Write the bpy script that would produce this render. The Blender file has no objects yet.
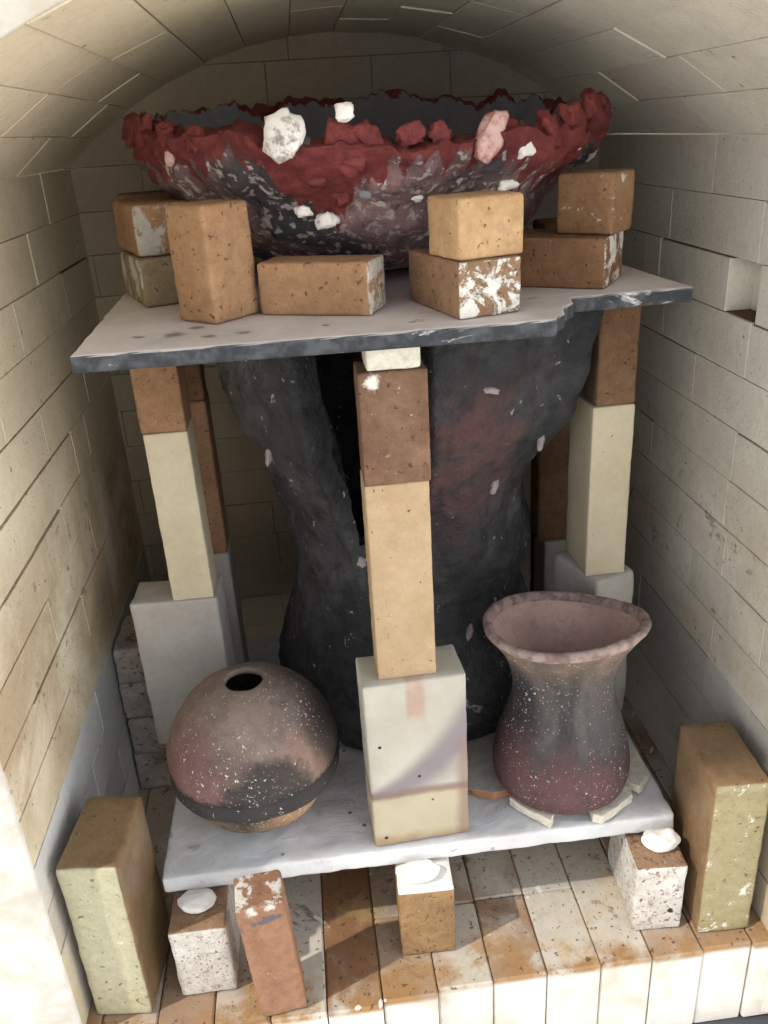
import bpy, bmesh, math, random
from mathutils import Vector, Matrix, noise
PI = math.pi
scene = bpy.context.scene
COL = scene.collection
rnd = random.Random(7)

def srgb(r, g, b):
    f = lambda c: (c/255/12.92) if c/255 <= .04045 else ((c/255+.055)/1.055)**2.4
    return (f(r), f(g), f(b), 1.0)

# ------------------------------------------------------------------ node helpers
class NT:
    def __init__(self, name, coord='Object', offset=True):
        self.m = bpy.data.materials.new(name); self.m.use_nodes = True
        self.t = self.m.node_tree; self.t.nodes.clear()
        self.out = self.n('ShaderNodeOutputMaterial'); self.b = self.n('ShaderNodeBsdfPrincipled')
        self.l(self.b.outputs[0], self.out.inputs[0])
        tc = self.n('ShaderNodeTexCoord'); self.tc = tc
        self.raw = tc.outputs[coord]
        if offset:
            oi = self.n('ShaderNodeObjectInfo')
            mul = self.n('ShaderNodeMath', operation='MULTIPLY'); self.l(oi.outputs['Random'], mul.inputs[0]); mul.inputs[1].default_value = 37.0
            add = self.n('ShaderNodeVectorMath', operation='ADD'); self.l(self.raw, add.inputs[0]); self.l(mul.outputs[0], add.inputs[1])
            self.co = add.outputs[0]
        else:
            self.co = self.raw
    def n(self, ty, **k):
        nd = self.t.nodes.new(ty)
        for a, v in k.items(): setattr(nd, a, v)
        return nd
    def l(self, a, b): self.t.links.new(a, b)
    def put(self, v, sock):
        if hasattr(v, 'links'): self.l(v, sock)
        else: sock.default_value = v
    def noise(self, scale, detail=4, rough=.55, dist=0, co=None, stretch=None):
        nd = self.n('ShaderNodeTexNoise'); nd.inputs['Scale'].default_value = scale; nd.inputs['Detail'].default_value = detail
        nd.inputs['Roughness'].default_value = rough; nd.inputs['Distortion'].default_value = dist
        c = co or self.co
        if stretch:
            vm = self.n('ShaderNodeVectorMath', operation='MULTIPLY'); self.l(c, vm.inputs[0]); vm.inputs[1].default_value = stretch; c = vm.outputs[0]
        self.l(c, nd.inputs['Vector']); return nd.outputs[0]
    def voro(self, scale, co=None):
        nd = self.n('ShaderNodeTexVoronoi'); nd.inputs['Scale'].default_value = scale; self.l(co or self.co, nd.inputs['Vector'])
        return nd.outputs['Distance'], nd.outputs['Color']
    def math(self, op, a, b=0.0, clamp=False):
        nd = self.n('ShaderNodeMath', operation=op, use_clamp=clamp); self.put(a, nd.inputs[0]); self.put(b, nd.inputs[1]); return nd.outputs[0]
    def step(self, v, lo, hi):          # smooth 0..1 from lo to hi (hi<lo inverts)
        nd = self.n('ShaderNodeMapRange', interpolation_type='SMOOTHSTEP')
        self.l(v, nd.inputs['Value'])
        if lo < hi: nd.inputs['From Min'].default_value = lo; nd.inputs['From Max'].default_value = hi
        else:
            nd.inputs['From Min'].default_value = hi; nd.inputs['From Max'].default_value = lo
            nd.inputs['To Min'].default_value = 1; nd.inputs['To Max'].default_value = 0
        return nd.outputs[0]
    def mix(self, f, a, b, mode='MIX'):
        nd = self.n('ShaderNodeMix', data_type='RGBA', blend_type=mode)
        self.put(f, nd.inputs[0]); self.put(a, nd.inputs[6]); self.put(b, nd.inputs[7]); return nd.outputs[2]
    def spots(self, scale, lo, soft=.03, co=None, detail=2):     # sparse irregular spots
        return self.step(self.noise(scale, detail, .5, .3, co=co), lo, lo+soft)
    def wobble(self, amt, scale=60):
        nd = self.n('ShaderNodeTexNoise'); nd.inputs['Scale'].default_value = scale; self.l(self.co, nd.inputs['Vector'])
        sc = self.n('ShaderNodeVectorMath', operation='SCALE'); self.l(nd.outputs['Color'], sc.inputs[0]); sc.inputs['Scale'].default_value = amt
        ad = self.n('ShaderNodeVectorMath', operation='ADD'); self.l(self.co, ad.inputs[0]); self.l(sc.outputs[0], ad.inputs[1]); return ad.outputs[0]
    def near(self, p, r0, r1, wob=.04, scale=26):                  # 1 inside r0 of a point, 0 outside r1, ragged
        pd = self.n('ShaderNodeVectorMath', operation='DISTANCE'); self.l(self.raw, pd.inputs[0]); pd.inputs[1].default_value = p
        return self.step(self.math('ADD', pd.outputs['Value'], self.math('MULTIPLY', self.math('SUBTRACT', self.noise(scale, 6, .68), .5), wob*2)), r1, r0)
    def facing(self, d, lo=.3, hi=.7):
        vm = self.n('ShaderNodeVectorMath', operation='DOT_PRODUCT'); self.l(self.tc.outputs['Normal'], vm.inputs[0]); vm.inputs[1].default_value = d
        return self.step(vm.outputs['Value'], lo, hi)
    def sep(self, v=None):
        nd = self.n('ShaderNodeSeparateXYZ'); self.l(v or self.raw, nd.inputs[0]); return nd.outputs
    def attr(self, name):
        nd = self.n('ShaderNodeAttribute', attribute_name=name); return nd.outputs['Fac']
    def island(self):
        return self.n('ShaderNodeNewGeometry').outputs['Random Per Island']
    def scalecol(self, c, f):           # colour times a scalar socket
        nd = self.n('ShaderNodeVectorMath', operation='SCALE'); self.put(c, nd.inputs[0]) if hasattr(c, 'links') else setattr(nd.inputs[0], 'default_value', c[:3])
        self.put(f, nd.inputs['Scale']); return nd.outputs[0]
    def finish(self, col, rough=.85, bump=None, bstr=.4, bdist=.002, spec=.3, coat=0):
        self.put(col, self.b.inputs['Base Color']); self.put(rough, self.b.inputs['Roughness'])
        self.b.inputs['Specular IOR Level'].default_value = spec
        if coat: self.b.inputs['Coat Weight'].default_value = coat; self.b.inputs['Coat Roughness'].default_value = .3
        if bump is not None:
            bn = self.n('ShaderNodeBump'); bn.inputs['Strength'].default_value = bstr; bn.inputs['Distance'].default_value = bdist
            self.l(bump, bn.inputs['Height']); self.l(bn.outputs[0], self.b.inputs['Normal'])
        return self.m

def brick_mat(name, base, dark, speck=None, speck_amt=.35, speck_scale=170, patch=None, patch_amt=.0, patch_scale=28, patch_dir=None,
              rough=.9, bstr=.5, blotch=None, blotch_thr=.58, blotch_scale=14, coat=0, light_speck=True, face=None, pits=0, mot=1.0, smear=()):
    t = NT(name)
    n1 = t.noise(13, 6, .62); n2 = t.noise(95, 6, .68); n3 = t.noise(330, 3, .6)
    c = t.mix(t.step(n1, .30, .70), base, dark)
    if face:                                     # a face with a colour of its own (glaze or wash)
        c = t.mix(t.math('MULTIPLY', t.facing(face[1], .35, .75), t.step(t.math('ADD', n1, t.math('MULTIPLY', n2, .4)), face[2]+.12, face[2])), c, face[0])
    c = t.mix(t.math('MULTIPLY', t.step(n2, .42, .70), .55*mot), c, t.scalecol(c, .66))
    c = t.mix(t.math('MULTIPLY', t.step(n2, .48, .28), .40*mot), c, t.scalecol(c, 1.32))
    c = t.mix(t.math('MULTIPLY', t.step(n3, .45, .72), .30*mot), c, t.scalecol(c, .6))
    if blotch:
        c = t.mix(t.math('MULTIPLY', t.step(t.noise(blotch_scale, 8, .7, .6), blotch_thr, blotch_thr+.09), .85), c, blotch)
    b = t.math('ADD', n2, t.math('MULTIPLY', n3, .5))
    if speck:
        m = t.spots(speck_scale*1.25, .765-.42*speck_amt, .05)
        m2 = t.spots(speck_scale*.85, .785-.22*speck_amt, .03)
        c = t.mix(t.math('MULTIPLY', m, .75), c, speck); c = t.mix(t.math('MULTIPLY', m2, .85), c, speck)
        b = t.math('SUBTRACT', b, t.math('ADD', t.math('MULTIPLY', m, .5), m2))
    if pits:
        d, vc = t.voro(pits, t.wobble(.008, 90)); m = t.math('MULTIPLY', t.step(d, .34, .22), t.step(t.sep(vc)[0], .80, .82))
        c = t.mix(m, c, srgb(58, 40, 32)); b = t.math('SUBTRACT', b, t.math('MULTIPLY', m, 2))
    if light_speck:
        m = t.spots(260, .735, .05)
        c = t.mix(t.math('MULTIPLY', m, .6), c, srgb(226, 212, 192))
    if patch:
        pn = t.noise(patch_scale, 8, .74, .4)
        m = t.step(pn, 1-patch_amt, 1-patch_amt+.06)
        if patch_dir: m = t.math('MULTIPLY', m, t.facing(patch_dir))
        c = t.mix(m, c, t.mix(t.step(n2, .4, .7), patch, t.scalecol(patch, .8))); b = t.math('ADD', b, t.math('MULTIPLY', m, .8))
    for p, r0, r1, col, wob in smear: c = t.mix(t.near(p, r0, r1, wob, 60), c, col)
    return t.finish(c, rough, b, bstr, .0016, coat=coat)

# ------------------------------------------------------------------ mesh helpers
def link(name, bm, mats, parent=None, smooth=True):
    me = bpy.data.meshes.new(name); bm.normal_update(); bm.to_mesh(me); bm.free()
    for m in (mats if isinstance(mats, (list, tuple)) else [mats]): me.materials.append(m)
    if smooth: me.polygons.foreach_set('use_smooth', [True]*len(me.polygons))
    o = bpy.data.objects.new(name, me); COL.objects.link(o)
    if parent: o.parent = parent
    return o
def tag(o, label, cat, group=None):
    o['label'] = label; o['category'] = cat
    if group: o['group'] = group
    return o
def struct(o): o['kind'] = 'structure'; return o
def thing(name, label, cat, loc, rz=0, group=None):
    o = bpy.data.objects.new(name, None); COL.objects.link(o); o.location = loc; o.rotation_euler = (0, 0, rz)
    o.empty_display_size = .02
    return tag(o, label, cat, group)

def fbm(p, s, o=4): return noise.fractal(Vector(p)*s, 1.0, 2.0, o)

def axis_pts(L, r, step):
    n = max(2, int(round((L-2*r)/step)))
    return [0, r*.35, r] + [r+(L-2*r)*i/n for i in range(1, n)] + [L-r, L-r*.35, L]

def rounded_block(w, d, h, r=.004, seed=0, wear=.5, amp=.0006, step=.008, warp=.0, fn=None):
    """a worn block standing on z=0, centred in x and y"""
    xs, ys, zs = axis_pts(w, r, step), axis_pts(d, r, step), axis_pts(h, r, step)
    bm = bmesh.new(); V = {}
    so = Vector((seed*3.17, seed*1.31, seed*7.7))
    def v(i, j, k):
        if (i, j, k) in V: return V[i, j, k]
        p = Vector((xs[i]-w/2, ys[j]-d/2, zs[k]))
        rr = r*(1+wear*max(-.6, noise.noise((p+so)*45)+.6*noise.noise((p+so)*17)))
        rr = min(rr, min(w, d, h)*.45)
        q = Vector((max(-w/2+rr, min(w/2-rr, p.x)), max(-d/2+rr, min(d/2-rr, p.y)), max(rr, min(h-rr, p.z))))
        dv = p-q
        if dv.length > 1e-7:
            p = q+dv.normalized()*min(rr, dv.length) if dv.length > rr else p
        nrm = Vector(((p.x/(w/2))**9, (p.y/(d/2))**9, ((p.z-h/2)/(h/2))**9))
        if nrm.length > 1e-6: nrm.normalize()
        p = p+nrm*(amp*fbm(p+so, 60, 3)+warp*noise.noise((p+so)*12))
        if fn: p = fn(p)
        V[i, j, k] = bm.verts.new(p); return V[i, j, k]
    I, J, K = len(xs)-1, len(ys)-1, len(zs)-1
    for i in range(I):
        for j in range(J):
            bm.faces.new((v(i, j, 0), v(i, j+1, 0), v(i+1, j+1, 0), v(i+1, j, 0)))
            bm.faces.new((v(i, j, K), v(i+1, j, K), v(i+1, j+1, K), v(i, j+1, K)))
    for i in range(I):
        for k in range(K):
            bm.faces.new((v(i, 0, k), v(i+1, 0, k), v(i+1, 0, k+1), v(i, 0, k+1)))
            bm.faces.new((v(i, J, k), v(i, J, k+1), v(i+1, J, k+1), v(i+1, J, k)))
    for j in range(J):
        for k in range(K):
            bm.faces.new((v(0, j, k), v(0, j, k+1), v(0, j+1, k+1), v(0, j+1, k)))
            bm.faces.new((v(I, j, k), v(I, j+1, k), v(I, j+1, k+1), v(I, j, k+1)))
    return bm

SEED = [1]
def brick(name, label, corner, z, yaw, w, d, h, mat, cat='brick', group=None, r=.004, tilt=(0, 0), **k):
    """corner = front corner on the plane; w runs along yaw, d at right angles to it"""
    SEED[0] += 1
    o = link(name, rounded_block(w, d, h, r, SEED[0], **k), mat)
    a = math.radians(yaw); u = Vector((math.cos(a), math.sin(a))); v = Vector((-u.y, u.x))
    c = Vector(corner)+u*w/2+v*d/2
    o.location = (c.x, c.y, z); o.rotation_euler = (math.radians(tilt[0]), math.radians(tilt[1]), a)
    return tag(o, label, cat, group)

def lathe(prof, n, fn=None, close_bottom=True, attr=None, close_top=False):
    """prof = list of (r, z); fn(phi, i, r, z) -> Vector; attr(phi,i,p)->float"""
    bm = bmesh.new(); lay = bm.verts.layers.float.new('pattern') if attr else None
    rings = []
    for i, (r, z) in enumerate(prof):
        row = []
        for j in range(n):
            ph = 2*PI*j/n
            p = fn(ph, i, r, z) if fn else Vector((r*math.sin(ph), -r*math.cos(ph), z))
            vv = bm.verts.new(p)
            if lay: vv[lay] = attr(ph, i, p)
            row.append(vv)
        rings.append(row)
    for a, b in zip(rings, rings[1:]):
        for j in range(n): bm.faces.new((a[j], a[(j+1) % n], b[(j+1) % n], b[j]))
    if close_bottom: bm.faces.new(list(reversed(rings[0])))
    if close_top: bm.faces.new(rings[-1])
    return bm

def interp(pts, x):
    if x <= pts[0][0]: return pts[0][1]
    for (x0, y0), (x1, y1) in zip(pts, pts[1:]):
        if x <= x1:
            t = (x-x0)/(x1-x0); return y0+(y1-y0)*t
    return pts[-1][1]
def smooth_profile(pts, n):
    """Catmull-Rom through (r,z) points"""
    out = []; P = [pts[0]]+list(pts)+[pts[-1]]
    m = len(pts)-1
    for s in range(m):
        for q in range(n):
            t = q/n; a, b, c, d = P[s], P[s+1], P[s+2], P[s+3]
            out.append(tuple(.5*((2*b[k])+(-a[k]+c[k])*t+(2*a[k]-5*b[k]+4*c[k]-d[k])*t*t+(-a[k]+3*b[k]-3*c[k]+d[k])*t**3) for k in (0, 1)))
    out.append(pts[-1]); return out

# ------------------------------------------------------------------ materials
def wall_mat(name, tint=1.0, base=(232, 224, 206), stainy=True):
    t = NT(name, offset=False)
    isl = t.island(); s = t.sep()
    side = t.step(s[0], -.1, .3)
    n1 = t.noise(3.2, 6, .62); n2 = t.noise(75, 6, .68); n4 = t.noise(300, 3)
    c = t.mix(isl, srgb(*base), srgb(base[0]-22, base[1]-22, base[2]-20))
    c = t.mix(t.step(n1, .42, .68), c, srgb(base[0]-34, base[1]-36, base[2]-38))
    c = t.mix(side, t.mix(.5, c, srgb(232, 214, 178)), t.mix(.3, c, srgb(214, 213, 210)))
    if stainy:
        # iron-brown staining low on the walls near the mouth, whiter replacement bricks in the bottom courses
        band = t.math('MULTIPLY', t.step(s[2], .20, .30), t.step(s[2], .60, .42))
        m = t.math('MULTIPLY', band, t.step(t.noise(5, 7, .66, .5), .36, .60))
        c = t.mix(t.math('MULTIPLY', m, t.math('SUBTRACT', .72, t.math('MULTIPLY', side, .32))), c, srgb(168, 144, 112))
        c = t.mix(t.math('MULTIPLY', t.step(t.noise(38, 7, .72), .58, .66), t.math('MULTIPLY', band, .6)), c, srgb(112, 90, 64))
        low = t.step(s[2], .2525, .2515)
        c = t.mix(low, c, t.mix(isl, srgb(212, 211, 206), srgb(188, 188, 186)))
        c = t.mix(t.math('MULTIPLY', t.math('MULTIPLY', low, t.step(s[0], .2, .3)), .5), c, srgb(172, 164, 148))
        edge = t.math('MULTIPLY', t.step(t.math('ADD', s[1], t.math('MULTIPLY', n1, .12)), .80, .73), t.step(s[2], .30, .05))
        c = t.mix(t.math('MULTIPLY', edge, .6), c, srgb(196, 168, 112))
    c = t.mix(t.math('MULTIPLY', t.spots(110, .715, .04), .7), c, srgb(92, 78, 62))
    c = t.mix(t.math('MULTIPLY', t.spots(42, .735, .03, detail=5), .7), c, srgb(104, 86, 66))
    c = t.mix(t.math('MULTIPLY', t.step(n2, .44, .72), .30), c, t.scalecol(c, .70))
    c = t.mix(t.math('MULTIPLY', t.step(n4, .45, .72), .16), c, t.scalecol(c, .66))
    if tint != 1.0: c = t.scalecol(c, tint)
    return t.finish(c, .95, t.math('ADD', n2, n4), .35, .002, spec=.15)

M = {}
M['wall'] = wall_mat('kiln_wall_brick')
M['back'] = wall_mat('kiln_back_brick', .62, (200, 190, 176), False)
M['arch'] = wall_mat('kiln_arch_brick', 1.0, (228, 220, 203), False)
t = NT('shell_white', offset=False)
nn = t.noise(25, 6); M['shell'] = t.finish(t.mix(t.step(nn, .35, .7), srgb(218, 215, 208), srgb(198, 190, 176)), .95, t.noise(60, 5), .5, .003, spec=.1)
t = NT('mortar_dark', offset=False); M['mortar'] = t.finish(t.mix(t.noise(30), srgb(124, 96, 70), srgb(86, 58, 42)), .95)

# floor bricks: cream soft bricks stained brown where glaze and iron dripped
t = NT('floor_brick', offset=False)
isl = t.island(); s = t.sep(); n1 = t.noise(9, 7, .66, .5); n2 = t.noise(70, 6, .68)
c = t.mix(isl, srgb(206, 198, 184), srgb(186, 178, 164))
brown = t.step(t.math('ADD', t.math('MULTIPLY', isl, .50), n1), .70, .92)
c = t.mix(t.math('MULTIPLY', brown, .7), c, srgb(150, 116, 84))
c = t.mix(t.math('MULTIPLY', t.math('MULTIPLY', t.attr('pattern'), t.step(n1, .30, .50)), .9), c, srgb(136, 98, 68))
c = t.mix(t.math('MULTIPLY', t.step(t.noise(6, 6, .65, .3), .52, .62), .55), c, srgb(196, 168, 120))
c = t.mix(t.math('MULTIPLY', t.step(t.noise(17, 7, .72, .8), .58, .68), .8), c, srgb(112, 78, 52))
fr = t.step(t.math('ADD', s[1], t.math('MULTIPLY', n1, .16)), .80, .755)
c = t.mix(t.math('MULTIPLY', fr, t.step(t.noise(12, 6, .7), .40, .58)), c, srgb(160, 124, 84))
c = t.mix(t.math('MULTIPLY', t.step(n2, .42, .7), .35), c, t.scalecol(c, .65))
c = t.mix(t.math('MULTIPLY', t.spots(150, .64, .05), .75), c, srgb(84, 62, 48))
c = t.mix(t.spots(24, .69, .02), c, srgb(226, 220, 210))
c = t.mix(t.step(s[2], -.004, -.014), c, t.mix(t.step(n1, .4, .7), srgb(222, 218, 210), srgb(200, 190, 174)))
M['floor'] = t.finish(c, .9, n2, .5, .002, spec=.2)

S_ = srgb
M['tan'] = brick_mat('tan_hard_brick', S_(166, 130, 100), S_(142, 108, 80), S_(78, 54, 44), .24, 150)
M['tan2'] = brick_mat('tan_half_brick', S_(174, 138, 104), S_(156, 120, 88), S_(84, 58, 46), .26, 130)
M['tan_end'] = brick_mat('tan_half_brick_white_end', S_(174, 138, 104), S_(156, 120, 88), S_(84, 58, 46), .26, 130, S_(204, 198, 188), .56, 42, (1, 0, 0))
M['light_tan'] = brick_mat('light_tan_brick', S_(196, 162, 122), S_(180, 144, 104), S_(92, 64, 48), .22, 120)
M['tan_white_front'] = brick_mat('tan_brick_white_front', S_(156, 124, 94), S_(132, 102, 76), S_(76, 56, 46), .28, 150, S_(228, 224, 216), .52, 48, (0, -1, 0))
M['tan_glaze'] = brick_mat('tan_brick_pale_glaze', S_(162, 126, 94), S_(136, 104, 78), S_(80, 60, 48), .28, 150, S_(178, 174, 162), .53, 26, (0, -1, 0))
M['tan_grey'] = brick_mat('greyish_tan_brick', S_(146, 130, 104), S_(124, 108, 84), S_(80, 64, 50), .3, 150, S_(180, 178, 168), .52, 28, (-1, 0, 0))
M['tan_front_white'] = brick_mat('tan_brick_specked_front', S_(152, 118, 86), S_(128, 96, 68), S_(74, 54, 42), .24, 150, S_(208, 200, 188), .42, 55, (-.6, -.7, 0))
M['white_end'] = brick_mat('brown_brick_white_end', S_(142, 108, 78), S_(118, 86, 62), S_(62, 46, 38), .28, 110, S_(216, 210, 200), .54, 34, (0, -1, 0), blotch=S_(100, 72, 56), blotch_thr=.62)
M['brown'] = brick_mat('brown_brick', S_(132, 102, 78), S_(110, 82, 60), S_(62, 46, 36), .26, 140)
M['brown_dark'] = brick_mat('brown_post_brick', S_(136, 106, 84), S_(110, 82, 64), S_(66, 50, 40), .24, 150, S_(226, 218, 208), .36, 60, smear=(((-.020, -.0265, .103), .003, .009, S_(222, 214, 204), .014), ((.006, -.0265, .096), .0, .004, S_(210, 200, 188), .012), ((-.008, -.0265, .030), .0, .004, S_(180, 164, 150), .010)))
M['cream_tan'] = brick_mat('cream_tan_brick', S_(186, 160, 128), S_(174, 147, 113), S_(84, 58, 40), .14, 130, mot=.5)
M['cream'] = brick_mat('cream_soft_brick', S_(210, 198, 172), S_(198, 185, 157), S_(110, 90, 66), .07, 120, light_speck=False, bstr=.3, mot=.3)
M['white'] = brick_mat('white_soft_brick', S_(188, 183, 176), S_(174, 168, 160), S_(134, 126, 116), .06, 120, light_speck=False, bstr=.35, mot=.4)
M['orange'] = brick_mat('orange_brick', S_(158, 118, 92), S_(136, 98, 76), S_(92, 66, 52), .18, 150, S_(208, 202, 192), .50, 44, (0, 0, 1), smear=tuple(((x, -.025, .150+.20*x), .0015, .0065, S_(96, 90, 96), .009) for x in (-.025, -.010, -.003, .004, .011, .018))+(((-.010, -.025, .166), .002, .009, S_(200, 192, 182), .016), ((.012, -.025, .168), .002, .008, S_(200, 192, 182), .016)))
M['speck_white'] = brick_mat('white_pitted_brick', S_(214, 210, 204), S_(194, 186, 176), S_(110, 84, 66), .34, 190, blotch=S_(160, 134, 112), blotch_thr=.55, blotch_scale=60, bstr=.9, pits=62, face=(S_(150, 120, 94), (0, 0, 1), .75))
M['support_tan'] = brick_mat('tan_support_brick', S_(158, 126, 88), S_(132, 102, 70), S_(88, 64, 46), .3, 190, S_(240, 236, 228), .72, 22, (0, 0, 1))
M['mustard'] = brick_mat('mustard_glazed_brick', S_(146, 120, 90), S_(124, 98, 70), S_(84, 58, 38), .22, 110, S_(232, 226, 212), .415, 30, (0, -1, 0), rough=.5, coat=.2, face=(S_(154, 142, 106), (0, -1, 0), .84))
M['olive'] = brick_mat('olive_glazed_brick', S_(142, 118, 86), S_(122, 98, 70), S_(84, 58, 38), .22, 110, S_(232, 228, 214), .36, 34, (0, -1, 0), rough=.32, coat=.5, face=(S_(178, 172, 142), (0, -1, 0), .86))
M['cracked'] = brick_mat('cracked_white_brick', S_(186, 178, 172), S_(150, 138, 130), S_(86, 64, 54), .34, 110, blotch=S_(116, 88, 74), blotch_thr=.56, blotch_scale=26, bstr=.9)
M['cream_chip'] = brick_mat('cream_chip', S_(226, 220, 204), S_(212, 204, 186), None, light_speck=False)
M['orange_chip'] = brick_mat('orange_edged_shard', S_(200, 196, 192), S_(184, 176, 168), S_(120, 90, 70), .1, 120, face=(S_(180, 126, 92), (0, -1, 0), .9))

# front base block: white with flashing in pink, grey and tan
t = NT('flashed_white_block', offset=False); s = t.sep(); n1 = t.noise(12, 5, .6)
c = t.mix(t.step(n1, .35, .7), srgb(192, 186, 172), srgb(176, 170, 157))
n5 = t.noise(30, 5, .6)
zz = t.math('ADD', s[2], t.math('MULTIPLY', n1, .016))
xx = t.math('ADD', s[0], .057)
curve = t.math('ADD', .084, t.math('MULTIPLY', t.math('MULTIPLY', xx, xx), 6.5))
wd = t.math('ADD', .010, t.math('MULTIPLY', xx, .42))
dist = t.math('DIVIDE', t.math('ABSOLUTE', t.math('SUBTRACT', zz, curve)), wd)
c = t.mix(t.math('MULTIPLY', t.step(dist, 1.15, .15), .92), c, srgb(136, 126, 130))
c = t.mix(t.math('MULTIPLY', t.step(zz, .086, .078), .65), c, srgb(186, 172, 138))
c = t.mix(t.math('MULTIPLY', t.math('MULTIPLY', t.step(zz, .074, .081), t.step(zz, .092, .083)), .75), c, srgb(128, 102, 94))
c = t.mix(t.math('MULTIPLY', t.step(t.math('ADD', zz, t.math('MULTIPLY', n5, .02)), .040, .018), .75), c, srgb(146, 116, 84))
redm = t.math('MULTIPLY', t.math('MULTIPLY', t.step(s[0], -.014, -.008), t.step(s[0], .014, .006)), t.math('MULTIPLY', t.step(t.math('ADD', s[2], t.math('MULTIPLY', n5, .03)), .175, .21), t.step(n1, .3, .55)))
c = t.mix(t.math('MULTIPLY', redm, .5), c, srgb(172, 120, 104))
edge = t.math('MULTIPLY', t.step(t.math('ADD', s[0], t.math('MULTIPLY', n1, .02)), .048, .062), t.step(s[2], .155, .12))
c = t.mix(t.math('MULTIPLY', edge, .65), c, srgb(136, 104, 92))
d, vc = t.voro(70); hole = t.math('MULTIPLY', t.step(d, .2, .12), t.step(t.sep(vc)[0], .955, .96))
c = t.mix(hole, c, srgb(50, 40, 32)); c = t.mix(t.math('MULTIPLY', t.step(n5, .45, .7), .2), c, t.scalecol(c, .75))
M['flashed'] = t.finish(c, .85, t.math('ADD', t.noise(140, 4), t.math('MULTIPLY', s[2], 0)), .25, .001)

# kiln shelves
t = NT('upper_shelf_wash', offset=False); n1 = t.noise(11, 6, .6)
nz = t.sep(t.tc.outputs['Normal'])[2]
marks = (((-.118, .792, .75), .004, .014), ((-.100, .812, .75), .002, .010), ((-.085, .770, .75), .002, .012), ((-.055, .775, .75), .002, .012), ((.02, .78, .75), .002, .007), ((-.15, .79, .75), .002, .008))
c = t.mix(t.step(n1, .35, .7), srgb(208, 200, 194), srgb(184, 175, 169))
c = t.mix(t.math('MULTIPLY', t.step(t.noise(26, 6, .7, 1.2, stretch=(.35, 1, 1)), .62, .69), .8), c, srgb(98, 82, 72))
for p, r0, r1 in marks: c = t.mix(t.math('MULTIPLY', t.near(p, r0, r1, .014, 50), .75), c, srgb(86, 74, 66))
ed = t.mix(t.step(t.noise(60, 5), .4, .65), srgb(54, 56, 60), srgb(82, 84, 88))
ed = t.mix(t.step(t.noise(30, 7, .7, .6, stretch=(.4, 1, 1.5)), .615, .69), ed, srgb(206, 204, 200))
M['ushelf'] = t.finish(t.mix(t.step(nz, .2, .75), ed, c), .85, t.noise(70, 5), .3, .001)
t = NT('lower_shelf_wash', offset=False); n1 = t.noise(10, 6, .6); n2 = t.noise(30, 6, .6, 1.0)
c = t.mix(t.step(n1, .35, .7), srgb(224, 224, 223), srgb(202, 201, 201))
c = t.mix(t.math('MULTIPLY', t.step(n2, .62, .7), .6), c, srgb(150, 142, 136))
d, vc = t.voro(60); c = t.mix(t.math('MULTIPLY', t.math('MULTIPLY', t.step(d, .2, .1), t.step(t.sep(vc)[0], .93, .95)), .8), c, srgb(60, 52, 48))
M['lshelf'] = t.finish(c, .8, t.math('ADD', n2, t.math('MULTIPLY', t.noise(9, 5, .6, 1.5), 1.5)), .55, .004)

# red-rimmed bowl
t = NT('bowl_glaze', offset=False); pat = t.attr('pattern'); n1 = t.noise(9, 6, .65, .6); n2 = t.noise(70, 7, .75); n3 = t.noise(26, 8, .75, .5); n4 = t.noise(190, 4, .65)
c = t.mix(t.step(n1, .44, .56), srgb(60, 59, 62), srgb(128, 102, 104))
c = t.mix(t.near((-.005, -.22, .105), .040, .085, .05), c, srgb(140, 112, 112))
c = t.mix(t.near((-.20, -.12, .10), .050, .10, .05), c, srgb(126, 100, 104))
c = t.mix(t.near((.13, -.19, .10), .030, .07, .05), c, srgb(128, 108, 106))
c = t.mix(t.math('MULTIPLY', t.near((-.12, -.20, .125), .025, .055, .04), .85), c, srgb(68, 68, 70))
c = t.mix(t.math('MULTIPLY', t.step(n3, .50, .60), .6), c, srgb(88, 70, 72))
c = t.mix(t.math('MULTIPLY', t.step(t.noise(22, 8, .78), .57, .66), .75), c, srgb(160, 140, 134))
c = t.mix(t.math('MULTIPLY', t.step(n2, .50, .68), .7), c, srgb(50, 44, 47))
c = t.mix(t.math('MULTIPLY', t.spots(100, .55, .08, detail=7), .8), c, srgb(184, 172, 168))
c = t.mix(t.spots(40, .625, .04, detail=7), c, srgb(206, 198, 192))
red = t.mix(t.step(n2, .4, .66), srgb(130, 60, 58), srgb(104, 46, 46))
red = t.mix(t.math('MULTIPLY', t.step(n3, .45, .62), .5), red, srgb(84, 32, 36))
rm = t.step(t.math('ADD', pat, t.math('MULTIPLY', t.math('SUBTRACT', n3, .5), .05)), .001, -.002)
c = t.mix(rm, c, red)
M['bowl'] = t.finish(c, t.math('SUBTRACT', .85, t.math('MULTIPLY', rm, .2)), t.math('ADD', n2, n3), 1.0, .006, spec=.3)
t = NT('bowl_inside', offset=False); M['bowl_in'] = t.finish(t.mix(t.noise(20, 5), srgb(134, 134, 138), srgb(108, 108, 112)), .9, t.noise(80, 4), .4, .002)
t = NT('red_glaze', offset=False); n1 = t.noise(70, 6, .7); n3 = t.noise(26, 8, .75, .5)
c = t.mix(t.step(n1, .4, .66), srgb(130, 60, 58), srgb(104, 46, 46)); c = t.mix(t.math('MULTIPLY', t.step(n3, .45, .62), .5), c, srgb(84, 32, 36))
M['red'] = t.finish(c, .65, n1, .9, .005, spec=.3)
t = NT('chalky_chunk'); n1 = t.noise(45, 6, .65)
M['chunk'] = t.finish(t.mix(t.step(n1, .55, .66), srgb(230, 225, 220), srgb(150, 142, 138)), .95, n1, .8, .004)
t = NT('pink_chunk'); n1 = t.noise(45, 6, .65)
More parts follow.
